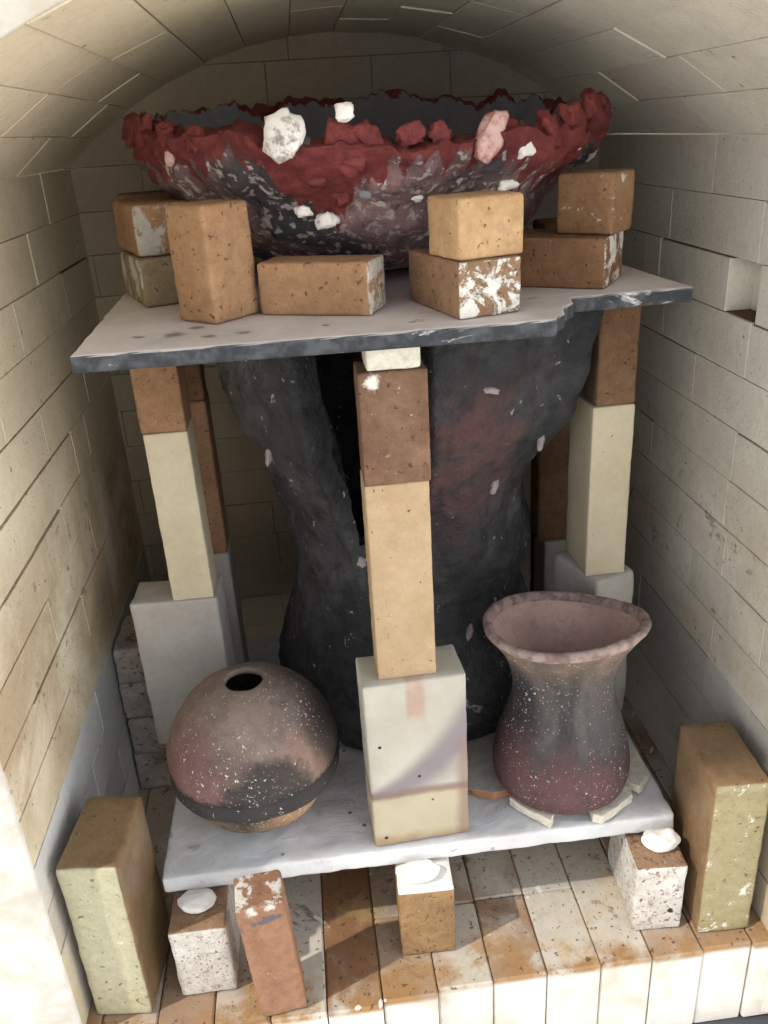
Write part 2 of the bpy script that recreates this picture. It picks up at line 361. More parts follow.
M['pink_chunk'] = t.finish(t.mix(t.step(n1, .42, .62), srgb(206, 172, 164), srgb(150, 84, 80)), .9, n1, .8, .004)

t = NT('grey_flake'); M['flake'] = t.finish(t.mix(t.noise(80, 5), srgb(176, 164, 164), srgb(120, 110, 112)), .9, t.noise(90, 5), .6, .002)
# black vessel
t = NT('black_vessel_slip', offset=False); n1 = t.noise(7, 6, .62, .4); n2 = t.noise(45, 6, .65); s = t.sep()
c = t.mix(t.step(n1, .4, .65), srgb(48, 48, 51), srgb(74, 73, 75)); c = t.mix(t.math('MULTIPLY', t.step(n2, .45, .65), .6), c, srgb(28, 27, 29))
rv = t.n('ShaderNodeVectorMath', operation='DISTANCE'); t.l(t.raw, rv.inputs[0]); rv.inputs[1].default_value = (.045, -.19, .43)
rmask = t.math('MULTIPLY', t.step(t.math('ADD', rv.outputs['Value'], t.math('MULTIPLY', t.noise(16, 5, .6), .14)), .20, .12), t.step(t.noise(26, 6, .65), .36, .56))
c = t.mix(t.math('MULTIPLY', rmask, .75), c, srgb(98, 66, 64))
fl = t.step(t.noise(15, 6, .68, .9, stretch=(1, 1, .6)), .672, .69)
c = t.mix(t.math('MULTIPLY', fl, .9), c, srgb(160, 150, 150))
c = t.mix(t.math('MULTIPLY', t.spots(62, .67, .03, detail=6), .8), c, srgb(164, 158, 158))
M['vessel'] = t.finish(c, .7, t.math('ADD', t.math('MULTIPLY', n2, 1.2), t.math('MULTIPLY', fl, .5)), 1.0, .010, spec=.35)

# smoke-fired pots
def smoke_mat(name, kind):
    t = NT(name, offset=False); s = t.sep(); n1 = t.noise(14, 6, .64, .4); n2 = t.noise(90, 6, .7); n3 = t.noise(30, 6, .66)
    if kind == 'globe':
        c = t.mix(t.step(n1, .36, .66), srgb(136, 119, 108), srgb(108, 92, 87))
        c = t.mix(t.math('MULTIPLY', t.near((-.062, -.058, .118), .030, .075, .034), .75), c, srgb(116, 82, 81))
        c = t.mix(t.math('MULTIPLY', t.near((-.035, -.085, .075), .020, .050, .020), .70), c, srgb(124, 78, 80))
        c = t.mix(t.math('MULTIPLY', t.near((-.082, -.040, .070), .022, .055, .020), .60), c, srgb(112, 74, 74))
        c = t.mix(t.math('MULTIPLY', t.near((.060, -.070, .120), .020, .060, .03), .45), c, srgb(160, 122, 108))
        c = t.mix(t.math('MULTIPLY', t.near((.022, -.090, .100), .038, .060, .028), .92), c, srgb(54, 51, 50))
        c = t.mix(t.math('MULTIPLY', t.near((.100, -.02, .14), .028, .068, .022), .85), c, srgb(58, 53, 51))
        c = t.mix(t.math('MULTIPLY', t.near((.060, .03, .185), .010, .055, .022), .5), c, srgb(80, 72, 68))
        m = t.step(t.math('ADD', s[2], t.math('MULTIPLY', t.math('SUBTRACT', n3, .5), .045)), .108, .098)      # dark round the seam
        c = t.mix(m, c, srgb(48, 45, 45))
        lo = t.step(t.math('ADD', s[2], t.math('MULTIPLY', t.math('SUBTRACT', n3, .5), .02)), .078, .068)
        lc = t.mix(t.step(t.math('ADD', s[0], t.math('MULTIPLY', n1, .05)), .03, .075), t.mix(t.step(n3, .4, .6), srgb(70, 64, 58), srgb(128, 108, 88)), srgb(168, 132, 102))
        c = t.mix(t.math('MULTIPLY', lo, .85), c, lc)
    else:
        st = t.noise(20, 6, .62, .6, stretch=(1, 1, .22))
        up = t.step(t.math('ADD', s[2], t.math('MULTIPLY', st, .09)), .085, .165)
        c = t.mix(t.step(st, .38, .62), srgb(58, 56, 57), srgb(90, 84, 82))
        lowc = t.mix(t.step(st, .44, .58), srgb(96, 70, 70), srgb(66, 60, 61))
        c = t.mix(up, lowc, c)
        topm = t.step(t.math('ADD', s[2], t.math('MULTIPLY', st, .06)), .185, .245)
        c = t.mix(t.math('MULTIPLY', topm, .7), c, t.mix(t.step(n1, .42, .62), srgb(104, 94, 84), srgb(146, 118, 104)))
        c = t.mix(t.math('MULTIPLY', t.step(s[2], .028, .006), .5), c, srgb(80, 52, 53))
    c = t.mix(t.math('MULTIPLY', t.step(n2, .44, .70), .45), c, t.scalecol(c, .60))
    c = t.mix(t.math('MULTIPLY', t.step(n2, .46, .28), .35), c, t.scalecol(c, 1.35))
    m = t.math('MULTIPLY', t.spots(290, .645, .05), t.step(t.noise(13, 3), .42, .60))
    c = t.mix(m, c, srgb(216, 207, 198))
    c = t.mix(t.math('MULTIPLY', t.spots(330, .68, .05), .7), c, srgb(190, 180, 170))
    return t.finish(c, .8, n2, .5, .0018, spec=.3)
M['globe'] = smoke_mat('smoked_globe_clay', 'globe')
M['vase'] = smoke_mat('smoked_vase_clay', 'vase')
t = NT('black_seam', offset=False); d, vc = t.voro(190)
m = t.math('MULTIPLY', t.spots(210, .66, .05), t.step(t.noise(17, 3), .45, .6))
M['seam'] = t.finish(t.mix(m, t.mix(t.noise(30, 4), srgb(44, 42, 43), srgb(66, 62, 60)), srgb(200, 190, 182)), .8, t.noise(90, 4), .5, .002)
t = NT('pink_raw_clay', offset=False); n1 = t.noise(14, 5); n2 = t.noise(28, 7, .7, 1.2)
c = t.mix(t.step(n1, .35, .65), srgb(196, 166, 156), srgb(176, 146, 138))
c = t.mix(t.math('MULTIPLY', t.math('MULTIPLY', t.step(n2, .480, .497), t.step(n2, .52, .503)), .28), c, srgb(112, 82, 74))
M['raw'] = t.finish(c, .95, t.noise(60, 5), .6, .002)
t = NT('rough_rim_clay', offset=False); n2 = t.noise(75, 5)
M['rim'] = t.finish(t.mix(t.step(n2, .38, .65), srgb(166, 145, 138), srgb(126, 106, 100)), .95, n2, .9, .003)
t = NT('white_wadding'); M['wad'] = t.finish(t.mix(t.noise(30, 4), srgb(244, 242, 238), srgb(226, 222, 214)), .85, t.noise(50, 4), .3, .002)
t = NT('near_black_bar'); M['iron'] = t.finish(t.mix(t.noise(40, 4), srgb(34, 32, 32), srgb(50, 44, 40)), .7)
t = NT('steel_angle', offset=False); M['steel'] = t.finish(t.mix(t.noise(30, 4), srgb(88, 90, 94), srgb(66, 66, 70)), .6)
t = NT('yard_concrete', offset=False); M['ground'] = t.finish(t.mix(t.noise(3, 6), srgb(232, 226, 214), srgb(214, 208, 196)), .95)
t = NT('sun_blocker_boards', offset=False); M['sun_blocker'] = t.finish(t.mix(t.noise(4, 5, stretch=(1, 8, 1)), srgb(150, 128, 104), srgb(120, 100, 80)), .9)

# ------------------------------------------------------------------ the kiln chamber
XL, XR, YF, YB, ZS = -.3225, .488, .665, 1.400, .883
CX, HALF = (XL+XR)/2, (XR-XL)/2
RISE = .158; RA = (HALF**2+RISE**2)/(2*RISE); CZ = ZS+RISE-RA
NC = 14; PITCH = ZS/NC; BL = .2286; GAP = .0007

def bevel_box(bm, lo, hi, bev=.0016, M4=None):
    x0, y0, z0 = lo; x1, y1, z1 = hi
    b2 = bmesh.new(); bmesh.ops.create_cube(b2, size=1)
    for v in b2.verts: v.co = Vector((x0+(v.co.x+.5)*(x1-x0), y0+(v.co.y+.5)*(y1-y0), z0+(v.co.z+.5)*(z1-z0)))
    bmesh.ops.bevel(b2, geom=b2.edges[:], offset=bev, segments=1, affect='EDGES')
    if M4: bmesh.ops.transform(b2, matrix=M4, verts=b2.verts)
    mp = {}
    for v in b2.verts: mp[v] = bm.verts.new(v.co)
    for f in b2.faces: bm.faces.new([mp[v] for v in f.verts])
    b2.free()

def runs(a, b, off, r, cuts=.22):
    """brick joints between a and b for a course starting with a piece of length off"""
    out = []; p = a; L = off
    while p < b-.012:
        q = min(p+L, b)
        if b-q < .02: q = b
        out.append((p, q)); p = q
        L = BL if r.random() > cuts else BL*r.choice((.33, .5, .67))
    return out

def side_wall(name, side, seed):
    r = random.Random(seed); bm = bmesh.new(); X = XL if side < 0 else XR
    for k in range(NC):
        z0, z1 = k*PITCH+GAP/2, (k+1)*PITCH-GAP/2
        hole = side > 0 and k == 11
        segs = runs(YF, YB+.1, BL*(.5 if k % 2 else 1)*r.uniform(.93, 1.0), r)
        if hole: segs = [(YF, .875), (.945, 1.138), (1.138, 1.187), (1.187, YB+.1)]
        for y0, y1 in segs:
            j = r.uniform(-.0006, .0006)
            a, b = (X-.228, X+j) if side < 0 else (X-j, X+.228)
            bevel_box(bm, (a, y0+GAP/2, z0+r.uniform(-.0003, .0003)), (b, y1-GAP/2, z1-r.choice((0, 0, 0, .0006, .0018, .0030) if side < 0 else (0, 0, .0004, .0010, .0018))), r.choice((.0004, .0005, .0008)))
        if hole: bevel_box(bm, (X+.030, .876, z0), (X+.228, .944, z1), .002)
    return struct(link(name, bm, M['wall'], smooth=False))
wl = side_wall('wall_left', -1, 3); wr = side_wall('wall_right', 1, 11)
# dark mortar seen in the joints
bm = bmesh.new(); bevel_box(bm, (XL-.226, YF+.004, -.1), (XL-.0035, YB+.1, ZS-.001), .0005); struct(link('trim_1', bm, M['mortar'], wl, False))
bm = bmesh.new()
bevel_box(bm, (XR+.0035, YF+.004, -.1), (XR+.226, YB+.1, 11*PITCH), .0005)
bevel_box(bm, (XR+.0035, YF+.004, 12*PITCH), (XR+.226, YB+.1, ZS-.001), .0005)
bevel_box(bm, (XR+.0035, YF+.004, 11*PITCH), (XR+.226, .8745, 12*PITCH), .0005)
bevel_box(bm, (XR+.0035, .9455, 11*PITCH), (XR+.226, YB+.1, 12*PITCH), .0005)
struct(link('trim_2', bm, M['mortar'], wr, False))

# back wall
r = random.Random(5); bm = bmesh.new()
for k in range(NC+3):
    z0, z1 = k*PITCH+GAP/2, (k+1)*PITCH-GAP/2
    cuts = {14: [-.093, .136, .254, .398], 15: [-.02, .136, .254], 13: [-.22, -.0, .23, .40]}.get(k)
    if cuts: e = [XL-.1]+cuts+[XR+.1]; segs = list(zip(e, e[1:]))
    else: segs = runs(XL-.1, XR+.1, BL*(.5 if k % 2 else 1)*r.uniform(.9, 1), r)
    for x0, x1 in segs:
        bevel_box(bm, (x0+GAP/2, YB+r.uniform(-.001, .001), z0), (x1-GAP/2, YB+.228, z1), .0008)
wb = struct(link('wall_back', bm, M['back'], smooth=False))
bm = bmesh.new(); bevel_box(bm, (XL-.1, YB+.004, -.1), (XR+.1, YB+.226, 1.08), .0005); struct(link('trim_3', bm, M['mortar'], wb, False))

# sprung arch of bricks
r = random.Random(9); bm = bmesh.new(); A0 = math.asin(HALF/RA); NA = 14; DA = 2*A0/NA
joint = {11: [.92, 1.186], 10: [1.025, 1.245], 1: [.93, 1.228], 2: [.94, 1.165], 4: [1.24], 5: [.952, 1.25], 9: [1.02, 1.24], 3: [.965, 1.09]}
def arch_brick(bm, a0, a1, y0, y1, dr):
    pts = []
    ri, ro = RA+dr, RA+.228
    g = .0006/RA
    nseg = 1
    def P(a, rad, y): return Vector((CX+rad*math.sin(a), y, CZ+rad*math.cos(a)))
    a0 += g; a1 -= g; y0 += GAP/2; y1 -= GAP/2
    b2 = bmesh.new()
    vs = [b2.verts.new(P(a, rd, y)) for y in (y0, y1) for rd in (ri, ro) for a in (a0, a1)]
    for f in ((0, 1, 3, 2), (4, 6, 7, 5), (0, 4, 5, 1), (2, 3, 7, 6), (0, 2, 6, 4), (1, 5, 7, 3)): b2.faces.new([vs[i] for i in f])
    bmesh.ops.bevel(b2, geom=b2.edges[:], offset=.0005, segments=1, affect='EDGES')
    mp = {v: bm.verts.new(v.co) for v in b2.verts}
    for f in b2.faces: bm.faces.new([mp[v] for v in f.verts])
    b2.free()
for i in range(NA):
    a0, a1 = -A0+i*DA, -A0+(i+1)*DA
    if i in joint: e = [YF]+joint[i]+[YB+.1]; segs = list(zip(e, e[1:]))
    else: segs = runs(YF, YB+.1, BL*(.5 if i % 2 else 1), r, .15)
    if i == 1: segs[0] = (segs[0][0], segs[0][1]-.0030)
    for y0, y1 in segs: arch_brick(bm, a0, a1, y0, y1, r.uniform(-.0012, .0014))
ceil = struct(link('ceiling', bm, M['arch'], smooth=False))
bm = bmesh.new()
for i in range(NA):
    a0, a1 = -A0+i*DA, -A0+(i+1)*DA
    P = lambda a, rad, y: Vector((CX+rad*math.sin(a), y, CZ+rad*math.cos(a)))
    vs = [bm.verts.new(P(a, rd, y)) for y in (YF+.004, YB+.1) for rd in (RA+.004, RA+.225) for a in (a0, a1)]
    for f in ((0, 1, 3, 2), (4, 6, 7, 5), (0, 4, 5, 1), (2, 3, 7, 6), (0, 2, 6, 4), (1, 5, 7, 3)): bm.faces.new([vs[q] for q in f])
struct(link('trim_4', bm, M['mortar'], ceil, False))

# white insulating coat on the front of the kiln, cut round the mouth
def front_shell():
    bm = bmesh.new(); y0, y1 = YF-.016, YF
    inner = [(XL, -.125)]
    n = 12
    for k in range(n+1): inner.append((XL, -.125+(ZS+.125)*k/n)) if k else None
    for k in range(1, 29): a = -A0+2*A0*k/28; inner.append((CX+RA*math.sin(a), CZ+RA*math.cos(a)))
    for k in range(1, n+1): inner.append((XR, ZS-(ZS+.125)*k/n))
    outer = []
    for x, z in inner:
        outer.append((x-.24 if x <= XL+1e-6 else (x+.24 if x >= XR-1e-6 else CX+(x-CX)*1.6), z if abs(x-XL) < 1e-6 or abs(x-XR) < 1e-6 else CZ+(z-CZ)*1.4+.02))
    m = len(inner); N = 6
    rows = []
    for q in range(N+1):
        tt = q/N
        row = []
        for (xi, zi), (xo, zo) in zip(inner, outer):
            p = Vector((xi+(xo-xi)*tt, y0, zi+(zo-zi)*tt))
            p.y += .003*noise.noise(p*20)+.0015*noise.noise(p*70)
            if q == 0: p.y += .008
            row.append(bm.verts.new(p))
        rows.append(row)
    rows = [[bm.verts.new((x, y1, z)) for x, z in inner]]+rows+[[bm.verts.new((x, y1, z)) for x, z in outer]]
    for a, b in zip(rows, rows[1:]):
        for i in range(m-1): bm.faces.new((a[i], a[i+1], b[i+1], b[i]))
    bmesh.ops.recalc_face_normals(bm, faces=bm.faces[:])
    return bm
struct(link('wall_front', front_shell(), M['shell']))

# floor: bricks on edge running into the kiln, their ends make the front ledge
r = random.Random(21); bm = bmesh.new(); lay = bm.verts.layers.float.new('pattern'); seen = 0
xs = [.081-.0645*k for k in range(7, 0, -1)]+[.081, .147, .212, .277, .340, .402, .464, .528]
for x0, x1 in zip(xs, xs[1:]):
    p = YF-.004-.022*max(0, min(1, (.15-x0)/.4))+r.uniform(-.003, .003); first = True
    while p < YB+.05:
        q = p+(BL if not first else BL*r.choice((.5, 1, 1)))
        first = False
        rust = 1.0 if -.06 < x0 < -.03 else (.55 if .13 < x0 < .16 else (.35 if x0 < -.16 or x0 > .40 else .08))
        bevel_box(bm, (x0+.0007, p, -.135+r.uniform(-.004, .004)), (x1-.0007, q-.001, r.uniform(-.0016, 0)), .002)
        bm.verts.ensure_lookup_table()
        for vv in bm.verts[seen:]: vv[lay] = rust*(1 if p < .9 else r.random())
        seen = len(bm.verts)
        p = q
fl = struct(link('floor', bm, M['floor'], smooth=False))
bm = bmesh.new(); bevel_box(bm, (XL-.2, YF+.002, -.13), (XR+.2, YB+.2, -.004), .0005); struct(link('trim_5', bm, M['mortar'], fl, False))
bm = bmesh.new(); bevel_box(bm, (-.8, YF-.045, -.185), (1.0, YF+.05, -.139), .003); struct(link('trim_6', bm, M['steel'], None, False))
bm = bmesh.new(); bevel_box(bm, (-.62, YF+.02, -.80), (.80, YB+.3, -.186), .003); struct(link('trim_7', bm, M['mortar'], None, False))
bm = bmesh.new(); bevel_box(bm, (-6, -6, -.86), (6, 6, -.80), .003); struct(link('ground', bm, M['ground'], None, False))
bm = bmesh.new(); bevel_box(bm, (-3.2, .14, 1.90), (3.2, 4.0, 1.98), .003); struct(link('sun_blocker', bm, M['sun_blocker'], None, False))  # unseen slab added overhead to keep the sun off the upper kiln

# ------------------------------------------------------------------ shelves
def slab(poly, z0, z1, seed, amp=.0006, bev=.002, step=.012, lump=0):
    """kiln shelf from an outline, densely gridded on its upper rim"""
    pts = []
    for (x0, y0), (x1, y1) in zip(poly, poly[1:]+poly[:1]):
        L = math.hypot(x1-x0, y1-y0); n = max(1, int(L/step))
        for i in range(n):
            f = i/n; p = Vector((x0+(x1-x0)*f, y0+(y1-y0)*f, 0)); pts.append(p)
    m = len(pts); bm = bmesh.new(); cen = sum(pts, Vector())/m
    def inset(p, d):
        i = pts.index(p); tt = (pts[(i+1) % m]-pts[i-1]).normalized(); return p+Vector((-tt.y, tt.x, 0))*d
    rings = []
    for z, d in ((z0, bev), (z0+bev, 0), ((z0+z1)/2, 0), (z1-bev, 0), (z1-bev*.3, bev*.3), (z1, bev)):
        row = []
        for p in pts:
            q = inset(p, d+amp*fbm(p+Vector((seed, 0, z*3)), 55, 3)*2); row.append(bm.verts.new((q.x, q.y, z)))
        rings.append(row)
    for a, b in zip(rings, rings[1:]):
        for i in range(m): bm.faces.new((a[i], a[(i+1) % m], b[(i+1) % m], b[i]))
    bm.faces.new(list(reversed(rings[0]))); top = bm.faces.new(rings[-1])
    return bm
upper = [(-.200, .735), (.05, .729), (.222, .727), (.2255, .738), (.236, .752), (.243, .774), (.258, .795), (.263, .818), (.3, .8195), (.390, .8235), (.384, .90), (.378, 1.0), (.370, 1.215), (-.216, 1.22), (-.208, 1.05)]
ZU0, ZU1 = .7345, .750
tag(link('kiln_shelf', slab(upper, ZU0, ZU1, 3), M['ushelf'], smooth=False), 'upper kiln shelf with dark chipped edge, carrying the red-rimmed bowl on bricks', 'kiln shelf', 'kiln shelves')
ZL0, ZL1 = .111, .137
def lumps(p):
    if p.z > .012: p.z += .0016*noise.noise(Vector((p.x*30, p.y*30, 1)))+.0008*noise.noise(Vector((p.x*75, p.y*75, 5)))-.0024
    return p
o = link('kiln_shelf', rounded_block(.616, .50, ZL1-ZL0, .004, 77, wear=.6, amp=.0008, step=.006, fn=lumps), M['lshelf'])
o.location = (.083, .7425+.25, ZL0); o.rotation_euler = (0, 0, 0)
tag(o, 'lower white-washed kiln shelf holding the round pot and flared vase', 'kiln shelf', 'kiln shelves')

# ------------------------------------------------------------------ posts between the shelves
GB, GP = 'base blocks of the shelf posts', 'bricks stacked into shelf posts'
ZB = ZL1+.0003+.2286; ZC = ZB+.0003+.2286
brick('base_block', 'white base block with pink and grey flashing, standing at the shelf front centre', (.0255, .748), ZL1+.0003, 3, .1143, .062, .2286, M['flashed'], group=GB, r=.003, step=.009)
brick('post_brick', 'tall sand-coloured brick standing on the flashed front base block', (.0440, .7588), ZB+.0003, .8, .0640, .050, .2286, M['cream_tan'], group=GP, r=.002)
brick('post_brick', 'brown white-spotted brick atop the sand-coloured front centre post', (.0445, .7570), ZC+.0003, 0, .0655, .053, .1125, M['brown_dark'], group=GP, r=.0025)
brick('shim', 'small cream shim wedged between front centre post and upper shelf', (.0535, .7590), ZC+.1131, .5, .051, .046, ZU0-(ZC+.1131)-.0002, M['cream_chip'], 'shim', r=.003, step=.006)
brick('base_block', 'plain white base block behind the round pot, on the left', (-.2605, .984), ZL1+.0003, -3, .1143, .0635, .2286, M['white'], group=GB, r=.0035, wear=.8)
brick('post_brick', 'tall cream brick standing on the plain white base block at left', (-.2030, .9816), ZB+.0003, 0, .0527, .060, .2286, M['cream'], group=GP, r=.002)
brick('post_brick', 'short orange-brown brick on top of the left cream post brick', (-.2050, .9830), ZC+.0003, 0, .0545, .060, ZU0-ZC-.0006, M['tan'], group=GP, r=.003)
brick('base_block', 'grey-white rough base block behind the flared vase, set at an angle', (.343, .918), ZL1+.0003, 20, .0635, .098, .2286, M['white'], group=GB, r=.006, wear=1.0)
brick('post_brick', 'tall cream brick standing on the angled base block at right', (.3323, .9342), ZB+.0003, 1, .0522, .082, .2286, M['cream'], group=GP, r=.002)
brick('post_brick', 'short brown brick on top of the right cream post brick', (.3360, .9350), ZC+.0003, 1, .0490, .050, ZU0-ZC-.0006, M['brown'], group=GP, r=.004)
brick('base_block', 'dim grey base block of the rear left post', (-.2150, 1.105), ZL1+.0003, 0, .076, .0635, .2286, M['white'], group=GB)
brick('post_brick', 'tall orange-brown brick in the rear left post, half hidden behind the cream one', (-.200, 1.108), ZB+.0003, 0, .060, .055, .2286, M['tan'], group=GP)
brick('post_brick', 'short dark brown brick on top of the rear left post', (-.200, 1.108), ZC+.0003, 0, .060, .044, ZU0-ZC-.0006, M['brown'], group=GP)
brick('base_block', 'dim base block of the rear right post', (.345, 1.162), ZL1+.0003, 0, .040, .0635, .165, M['white'], group=GB)
brick('post_brick', 'tall red-brown brick in the rear right post beside the black vessel', (.334, 1.165), ZL1+.1656, 0, .050, .048, ZU0-ZL1-.1662, M['brown'], group=GP)
brick('dark_bar', 'thin black upright bar behind the black vessel at right', (.346, 1.236), ZL1+.0002, 0, .012, .012, .56, M['iron'], 'kiln prop', r=.001)  # plain dark upright bar beside the rear right post

# ------------------------------------------------------------------ bricks under the bowl
G1 = 'bricks holding up the bowl on the upper shelf'
z1 = ZU1+.0003
brick('half_brick', 'upright tan brick turned corner-on, left front of the bowl', (-.081, .815), z1, 47, .0600, .0540, .1075, M['tan2'], group=G1, r=.005)
brick('half_brick', 'lower brick of the left stack behind the upright tan brick', (-.165, .935), z1, 20, .0620, .114, .0500, M['tan_grey'], group=G1, r=.004)
brick('half_brick', 'pale-glazed upper brick of the left stack behind the upright tan brick', (-.166, .948), z1+.0503, 20, .0620, .114, .0530, M['tan_glaze'], group=G1, r=.005)
brick('half_brick', 'tan brick lying lengthwise at the front centre under the bowl', (-.0405, .8475), z1, -24, .1150, .0500, .0500, M['tan_end'], group=G1, r=.004)
brick('half_brick', 'brick with white-splashed end, lower of the front right stack', (.140, .751), z1, 15, .0625, .117, .0500, M['tan_white_front'], group=G1, r=.003)
brick('half_brick', 'light tan cube-like brick, upper of the front right stack', (.141, .756), z1+.0503, 18, .0680, .060, .0525, M['light_tan'], group=G1, r=.004)
brick('half_brick', 'brown brick with white end, lower of the back right stack', (.305, .841), z1, 57, .0760, .114, .0500, M['white_end'], group=G1, r=.003)
brick('half_brick', 'white-flecked brown brick tilted on top of the back right stack', (.314, .854), z1+.0503, 45, .0500, .062, .0590, M['tan_front_white'], group=G1, r=.004)
brick('half_brick', 'dim brick at the back left under the bowl, lower of two', (-.205, 1.105), z1, 12, .075, .050, .0500, M['brown'], group=G1)
brick('half_brick', 'dim brown brick at the back left under the bowl, upper of two', (-.205, 1.105), z1+.0503, 12, .068, .045, .0560, M['brown'], group=G1)
brick('half_brick', 'dark brown brick at the back right, half hidden beneath the bowl', (.286, .995), z1, 0, .070, .055, .0510, M['brown'], group=G1)

# ------------------------------------------------------------------ the red-rimmed bowl
BC = Vector((.0975, 1.075, ZU1))
def rim_z(ph):      # phi 0 = front, PI/2 = right
    base = .171-.020*math.cos(ph)-.008*math.sin(ph)
    d = Vector((math.sin(ph), math.cos(ph), 0))
    j = .014*noise.noise(d*5.5+Vector((3, 1, 0)))+.012*abs(noise.noise(d*11))+.004*noise.noise(d*26)-.002
    # tall spikes at the right-hand side and a raised left tip
    j += .016*math.exp(-((ph-1.0)/.10)**2)+.012*math.exp(-((ph-1.45)/.10)**2)+.006*math.exp(-((ph-4.85)/.16)**2)
    return base+j
prof_out = [(0.0, .009), (.05, .010), (.10, .016), (.145, .031), (.185, .057), (.205, .079), (.228, .107), (.250, .136), (.264, .165), (.269, .185)]
sm = smooth_profile(prof_out, 9)
sm = [(max(r, .003), z) for r, z in sm]
ZT = sm[-1][1]
# outer wall then over the lip and down inside
n_out = len(sm)
inner = [(r*.955-.004, z+.012+.004*(1-z/ZT)) for r, z in reversed(sm[:-1]) if r > .02]
def bowl_pt(ph, i, r, z):
    rz = rim_z(ph); zz = z
    if z > .10: zz = .10+(z-.10)*(rz-.10)/(ZT-.10)
    p = Vector((r*math.sin(ph), -r*math.cos(ph), zz))
    q = p*1.0
    k = min(1, max(0, (zz-.025)/.06))
    am = .007*fbm(q+Vector((5, 2, 1)), 16, 5)*(.35+.65*k)+(.0045*noise.noise(q*48)+.003*abs(noise.noise(q*90)))*k
    if zz > .10: am += (.010*abs(noise.noise(q*24+Vector((9, 1, 1))))+.004*noise.noise(q*55)-.002)*min(1, (zz-.10)/.03)
    if i >= n_out: am *= .3
    dirv = Vector((math.sin(ph), -math.cos(ph), -.35))
    p += dirv*am
    return p
def bowl_attr(ph, i, p):
    if i >= n_out+4: return 1.0
    d = Vector((math.sin(ph), math.cos(ph), 0)); rz = rim_z(ph)
    q = ph if ph < PI else ph-2*PI
    depth = interp([(-3.2, .03), (-1.5, .034), (-1.0, .030), (-.75, .022), (-.58, .014), (-.48, .034), (-.40, .054), (-.30, .066), (-.22, .052), (-.13, .036), (-.05, .028), (.02, .010), (.12, .008), (.2, .012), (.27, .010), (.38, .026), (.48, .042), (.56, .026), (.68, .042), (.85, .050), (1.0, .036), (1.3, .026), (3.2, .03)], q)
    depth += .042*max(0, noise.noise(d*16+Vector((1, 4, 0))))+.026*max(0, noise.noise(d*38))+.010*noise.noise(d*26+Vector((0, 0, 4)))-.006
    return (rz-p.z)-max(depth, .008)
bt = thing('bowl', 'large rough bowl with dripping red rim, resting on bricks on the upper shelf', 'bowl', BC)
bm = lathe(sm, 420, bowl_pt, True, bowl_attr)
link('outer_wall', bm, M['bowl'], bt)
lip = [sm[-1]]+[(sm[-1][0]-.004, ZT+.002), (sm[-1][0]-.010, ZT-.001)]
bm = lathe(lip+inner, 420, lambda ph, i, r, z: bowl_pt(ph, i+n_out-1 if i < 1 else i+n_out, r, z), False, lambda ph, i, p: -1.0)
me_in = link('inner_wall', bm, [M['bowl_in'], M['bowl']], bt)
for pl in me_in.data.polygons:
    a = 2*PI*(pl.index % 420)/420; d = Vector((math.sin(a), math.cos(a), 0))
    if pl.index//420 < 5+9*max(-.3, noise.noise(d*5+Vector((2, 2, 0))))+4*noise.noise(d*17)+1.5*noise.noise(d*50): pl.material_index = 1

def rock(sx, sy, sz, seed, rough=.42, sub=3):
    bm = bmesh.new(); bmesh.ops.create_icosphere(bm, subdivisions=sub, radius=1)
    so = Vector((seed*2.3, seed*.7, seed*5.1))
    for v in bm.verts:
        v.co = Vector([math.copysign(abs(q)**.72, q) for q in v.co])*.9
        f = 1+rough*noise.noise(v.co*1.6+so)+rough*.5*noise.noise(v.co*4+so)
        v.co = Vector((v.co.x*sx*f, v.co.y*sy*f, v.co.z*sz*f))
    return bm
def on_bowl(ph, z, out=0):
    pts = [(zz, r) for r, zz in sm]
    r = interp(pts, z)+out
    return Vector((r*math.sin(ph), -r*math.cos(ph), z))
nm_mt = lambda m_, z_: m_ == 'pink_chunk' and z_ > .02
for nm, ph, z, sx, sz, mt, lab in (
        ('chunk', -.375, .160, .0185, .0225, 'chunk', 'large chalky white chunk'), ('chunk', -.165, .176, .0085, .008, 'chunk', None),
        ('chunk', .33, .148, .0120, .027, 'pink_chunk', 'pink spiky chunk'), ('chunk', .50, .138, .012, .012, 'chunk', None), ('chunk', .43, .126, .009, .008, 'pink_chunk', None),
        ('chunk', -.31, .082, .0130, .0080, 'chunk', None), ('chunk', -.41, .092, .0090, .006, 'chunk', None), ('chunk', -.60, .150, .005, .005, 'chunk', None),
        ('chunk', .10, .100, .006, .005, 'chunk', None), ('chunk', .52, .104, .013, .006, 'chunk', None), ('chunk', .86, .145, .005, .016, 'chunk', None),
        ('chunk', .02, .118, .008, .008, 'pink_chunk', None), ('chunk', -.12, .108, .008, .008, 'bowl_in', None), ('chunk', -.95, .150, .006, .012, 'pink_chunk', None)):
    c = link(nm, rock(sx, .009 if sx > .011 else sx*.8, sz, ph*9+z*100), M[mt], bt)
    c.location = on_bowl(ph, z, .009 if sz > .02 else (.004 if sx > .01 else .002)); c.rotation_euler = (-.25, .62 if nm_mt(mt, sz) else .25*math.sin(ph*7), ph)
    if lab: c['label'] = lab

